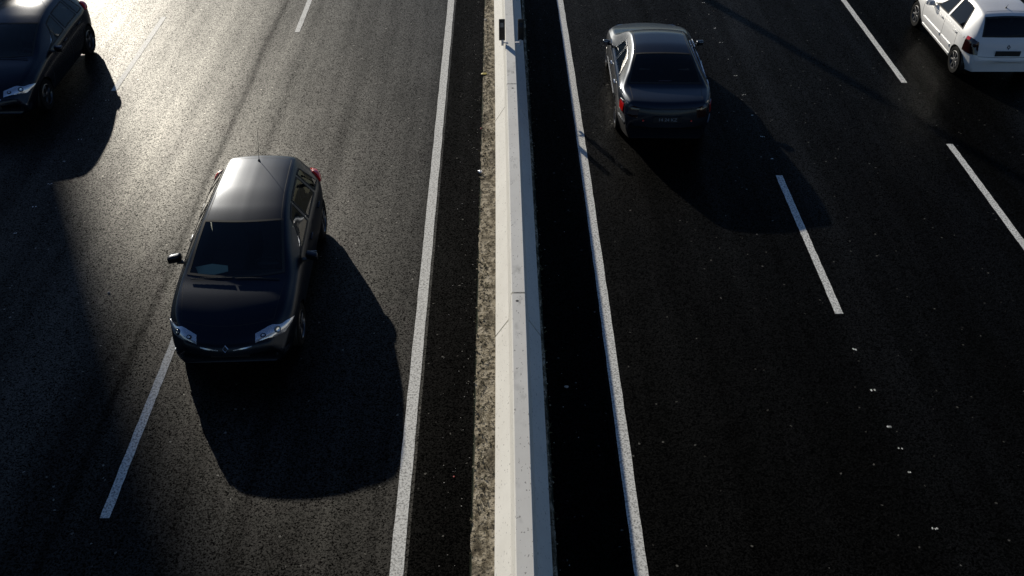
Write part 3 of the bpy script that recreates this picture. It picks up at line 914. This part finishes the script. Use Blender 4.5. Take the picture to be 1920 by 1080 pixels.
ca = hatch_a('hatchback', (-3.76, 11.64, 0), R(181.3), M['paint_black_blue'],
             'dark blue-black hatchback coming towards the camera in the lane left of the median')
p_, n_ = ca.cast((.30, ca.F - 1.30, 1.), (0, 0, -1), 0)
bm = bmesh.new()
vs = [bm.verts.new(q) for q in ((.15, .80, .905), (.34, .86, .895), (.56, .84, .90), (.63, .70, .92), (.40, .66, .94), (.17, .70, .93))]
f = bm.faces.new(vs); r = bmesh.ops.extrude_face_region(bm, geom=[f]); bmesh.ops.translate(bm, vec=(0, 0, -.004), verts=[v for v in r['geom'] if isinstance(v, bmesh.types.BMVert)])
o = obj('sheet_of_paper', bm, M['paper']); o.location = (-3.76, 11.64, .04); o.rotation_euler = (0, 0, R(181.3))
tag(o, 'pale green sheet of paper lying on the dashboard behind the windshield of the dark hatchback', 'paper')

# ---- dark hatchback at the top left
cdk = hatch_a('hatchback', (-9.97, 18.8, 0), R(180.5), M['paint_navy'],
              'dark navy hatchback cut off by the top left corner of the photo')

# ---- dark sedan driving away, upper right
PB = dict(L=4.60, W=1.78, nose_r=.9, nose_k=.24, tail_r=.9, tail_k=.17, nose_c=.36, tail_c=.22, cowl=1.25, ws_top=2.05,
          top=[(0, .50), (.04, .60), (.15, .69), (.5, .80), (.95, .90), (1.25, .955), (1.40, 1.02), (1.75, 1.22), (2.05, 1.35), (2.4, 1.412), (2.8, 1.42), (3.15, 1.375), (3.55, 1.22), (3.88, 1.05), (3.98, 1.02), (4.3, 1.005), (4.48, .975), (4.55, .84), (4.60, .55)],
          belt=[(0, .42), (.4, .68), (1.2, .85), (2.0, .90), (3.2, .95), (4.0, .955), (4.6, .90)],
          arch=.345, wheel_r=.31, axle_f=.90, axle_r=3.60, tumble=.50, ws_c=.16)
c = Car('sedan', PB, (3.12, 17.93, 0), R(-1.6), M['paint_graphite'],
        'dark sedan driving away, lit red tail lens and chrome window line, right of the barrier', 'car'); F = c.F
c.windshield(1.32, 2.02)
c.windshield(3.16, 3.86, name='rear_window', mx=.05, gm=M['dark_glass'])
c.side_window(1.78, 2.58, 2.02, 2.60, top0=[.10, .17, .24], trim='chrome', frame=.020, up=-.085)
c.side_window(2.66, 3.42, 2.66, 3.16, trim='chrome', frame=.020, lowo=.03, up=-.085)
for sx in (-1, 1):
    p = lambda x, d, z: (sx * x, c.fill(d, x), z)
    t_ = c.lens('tail_light', [p(.885, 4.22, .70), p(.55, 4.58, .70), p(.52, 4.54, .88), p(.86, 4.20, .90)], M['dark_lens'], off=.008, thick=.02)
    c.lens('brake_lens', [p(.885, 4.24, .72), p(.80, 4.42, .72), p(.79, 4.41, .875), p(.87, 4.22, .885)], M['red_lens'], off=.014, parent=t_)
    c.disc('reflector_disc', p(.44, 4.58, .66), .018, M['red_lens'], off=.012, parent=t_)
    h = c.lens('headlight', [p(.48, .08, .56), p(.72, .22, .60), p(.80, .50, .70), p(.50, .15, .68)], M['lamp_silver'], off=.008, thick=.02)
    c.strip('belt_trim', [(F - 1.45 - 2.6 * t / 14, c.belt(1.45 + 2.6 * t / 14) + .006) for t in range(15)], .022, M['chrome'], c.side_fn(sx), off=.007)
    c.strip('side_molding', [(F - 1.42 - 1.75 * t / 12, .47 + .03 * t / 12) for t in range(13)], .045, c.paint, c.side_fn(sx), off=.016, thick=.02)
    c.strip('bumper_molding', [(F - 4.05 - .35 * t / 6, .53) for t in range(7)], .055, c.paint, c.side_fn(sx), off=.016, thick=.02)
    c.strip('sill_trim', [(F - 1.30 - 1.9 * t / 12, .245) for t in range(13)], .06, c.paint, c.side_fn(sx), off=.012, thick=.02)
    c.strip('boot_gap', [(sx * (.66 - .03 * t / 8), -F + .70 - .58 * t / 8) for t in range(9)], .007, M['black_rubber'], c.top_fn(), off=.001, thick=.003)
    c.strip('roof_seam', [(sx * (c.rail(2.1 + 1.1 * t / 12)[0] - .06), F - 2.1 - 1.1 * t / 12) for t in range(13)], .010, M['black_rubber'], c.top_fn(), off=.001, thick=.003)
c.strip('boot_gap', [(-.64 + 1.28 * t / 12, c.F * 0 + .88 - .02 * abs(t - 6) / 6) for t in range(13)], .007, M['black_rubber'], c.back_fn(), off=.001, thick=.003)
c.strip('rear_bumper_molding', [(-.66 + 1.32 * t / 12, .52) for t in range(13)], .05, M['black_plastic'], c.back_fn(), off=.014, thick=.02)
c.strip('high_brake_light', [(-.12 + .24 * t / 6, F - 3.80) for t in range(7)], .025, M['dark_lens'], c.top_fn(), off=.012, thick=.01)
c.plate(False, .70, '14 24 KZ')
c.mirror(1.70, .88, c.paint, .15, .75); c.door_gaps((1.36, 2.62, 3.50)); c.handles((2.42, 3.30), .74, M['chrome'])
c.cabin(1.32, 2.35, 3.15, -1, .28)
c.wheels(M['alloy'], 5); c.finish()
cb = c

# ---- small white hatchback driving away, top right corner
PC = dict(L=3.78, W=1.66, nose_r=.8, nose_k=.24, tail_r=.7, tail_k=.19, nose_c=.34, tail_c=.14, cowl=.98, ws_top=1.80,
          top=[(0, .50), (.04, .60), (.15, .69), (.5, .82), (.9, .93), (1.05, .985), (1.4, 1.18), (1.8, 1.36), (2.2, 1.415), (2.7, 1.42), (3.1, 1.395), (3.28, 1.365), (3.36, 1.32), (3.55, 1.08), (3.64, .93), (3.70, .78), (3.78, .55)],
          belt=[(0, .42), (.4, .68), (1.0, .83), (1.6, .87), (3.0, .91), (3.5, .90), (3.78, .80)],
          arch=.325, wheel_r=.29, axle_f=.72, axle_r=3.19, tumble=.46)
c = Car('small_hatchback', PC, (10.53, 20.27, 0), R(-.7), M['paint_white'],
        'white small hatchback driving away, cut by the top right corner of the photo', 'car'); F = c.F
c.windshield(1.06, 1.78)
c.side_window(1.42, 2.22, 1.66, 2.24, top0=[.10, .17, .24], frame=.02, gm=M['dark_glass'])
c.side_window(2.32, 3.14, 2.32, 2.90, frame=.02, gm=M['dark_glass'])
c.rear_window(.98, 1.33, .56, .50, gm=M['dark_glass'])
for sx in (-1, 1):
    p = lambda x, d, z: (sx * x, c.fill(d, x), z)
    t_ = c.lens('tail_light', [p(.80, 3.44, .62), p(.60, 3.74, .62), p(.60, 3.62, .86), p(.77, 3.44, .93)], M['dark_lens'], off=.018, thick=.02)
    c.lens('brake_lens', [p(.775, 3.46, .86), p(.72, 3.54, .86), p(.70, 3.53, .91), p(.76, 3.45, .925)], M['red_lens'], off=.024, parent=t_)
    c.lens('headlight', [p(.46, .08, .56), p(.68, .22, .60), p(.76, .50, .70), p(.48, .15, .68)], M['lamp_silver'], off=.008, thick=.02)
    c.strip('side_molding', [(F - 1.20 - 1.02 * t / 12, .44 + .02 * t / 12) for t in range(13)], .060, c.paint, c.side_fn(sx), off=.018, thick=.02)
    c.strip('side_molding', [(F - 2.30 - .52 * t / 12, .46) for t in range(13)], .060, c.paint, c.side_fn(sx), off=.018, thick=.02)
    c.strip('sill_trim', [(F - 1.12 - 1.65 * t / 12, .24) for t in range(13)], .05, c.paint, c.side_fn(sx), off=.012, thick=.02)
    c.strip('belt_crease', [(F - 1.1 - 2.2 * t / 12, c.belt(1.1 + 2.2 * t / 12) - .05) for t in range(13)], .03, c.paint, c.side_fn(sx), off=.006, thick=.01)
c.strip('tailgate_gap', [(-.58 + 1.16 * t / 12, .60) for t in range(13)], .008, M['black_rubber'], c.back_fn(), off=.001, thick=.003)
c.strip('rear_bumper_molding', [(-.62 + 1.24 * t / 12, .50) for t in range(13)], .06, c.paint, c.back_fn(), off=.016, thick=.02)
c.strip('rear_wiper', [(.02 + .34 * t / 8, 1.01 + .02 * t / 8) for t in range(9)], .014, M['black_rubber'], c.back_fn(), off=.02, thick=.01)
c.strip('roof_gap', [(-.5 + t / 12, F - 3.20) for t in range(13)], .008, M['black_rubber'], c.top_fn(), off=.001, thick=.003)
c.diamond(False, .80, .10, M['lamp_dark'])
c.plate(False, .68)
c.mirror(1.52, .85, c.paint, .16, .85); c.door_gaps((1.08, 2.27, 3.00)); c.handles((2.10, 2.90), .74, c.paint)
c.antenna(.0, 3.08, .10, .55)
c.cabin(1.10, 1.95, 2.75, -1, .28)
c.wheels(M['steel_cap'], 7); c.finish()
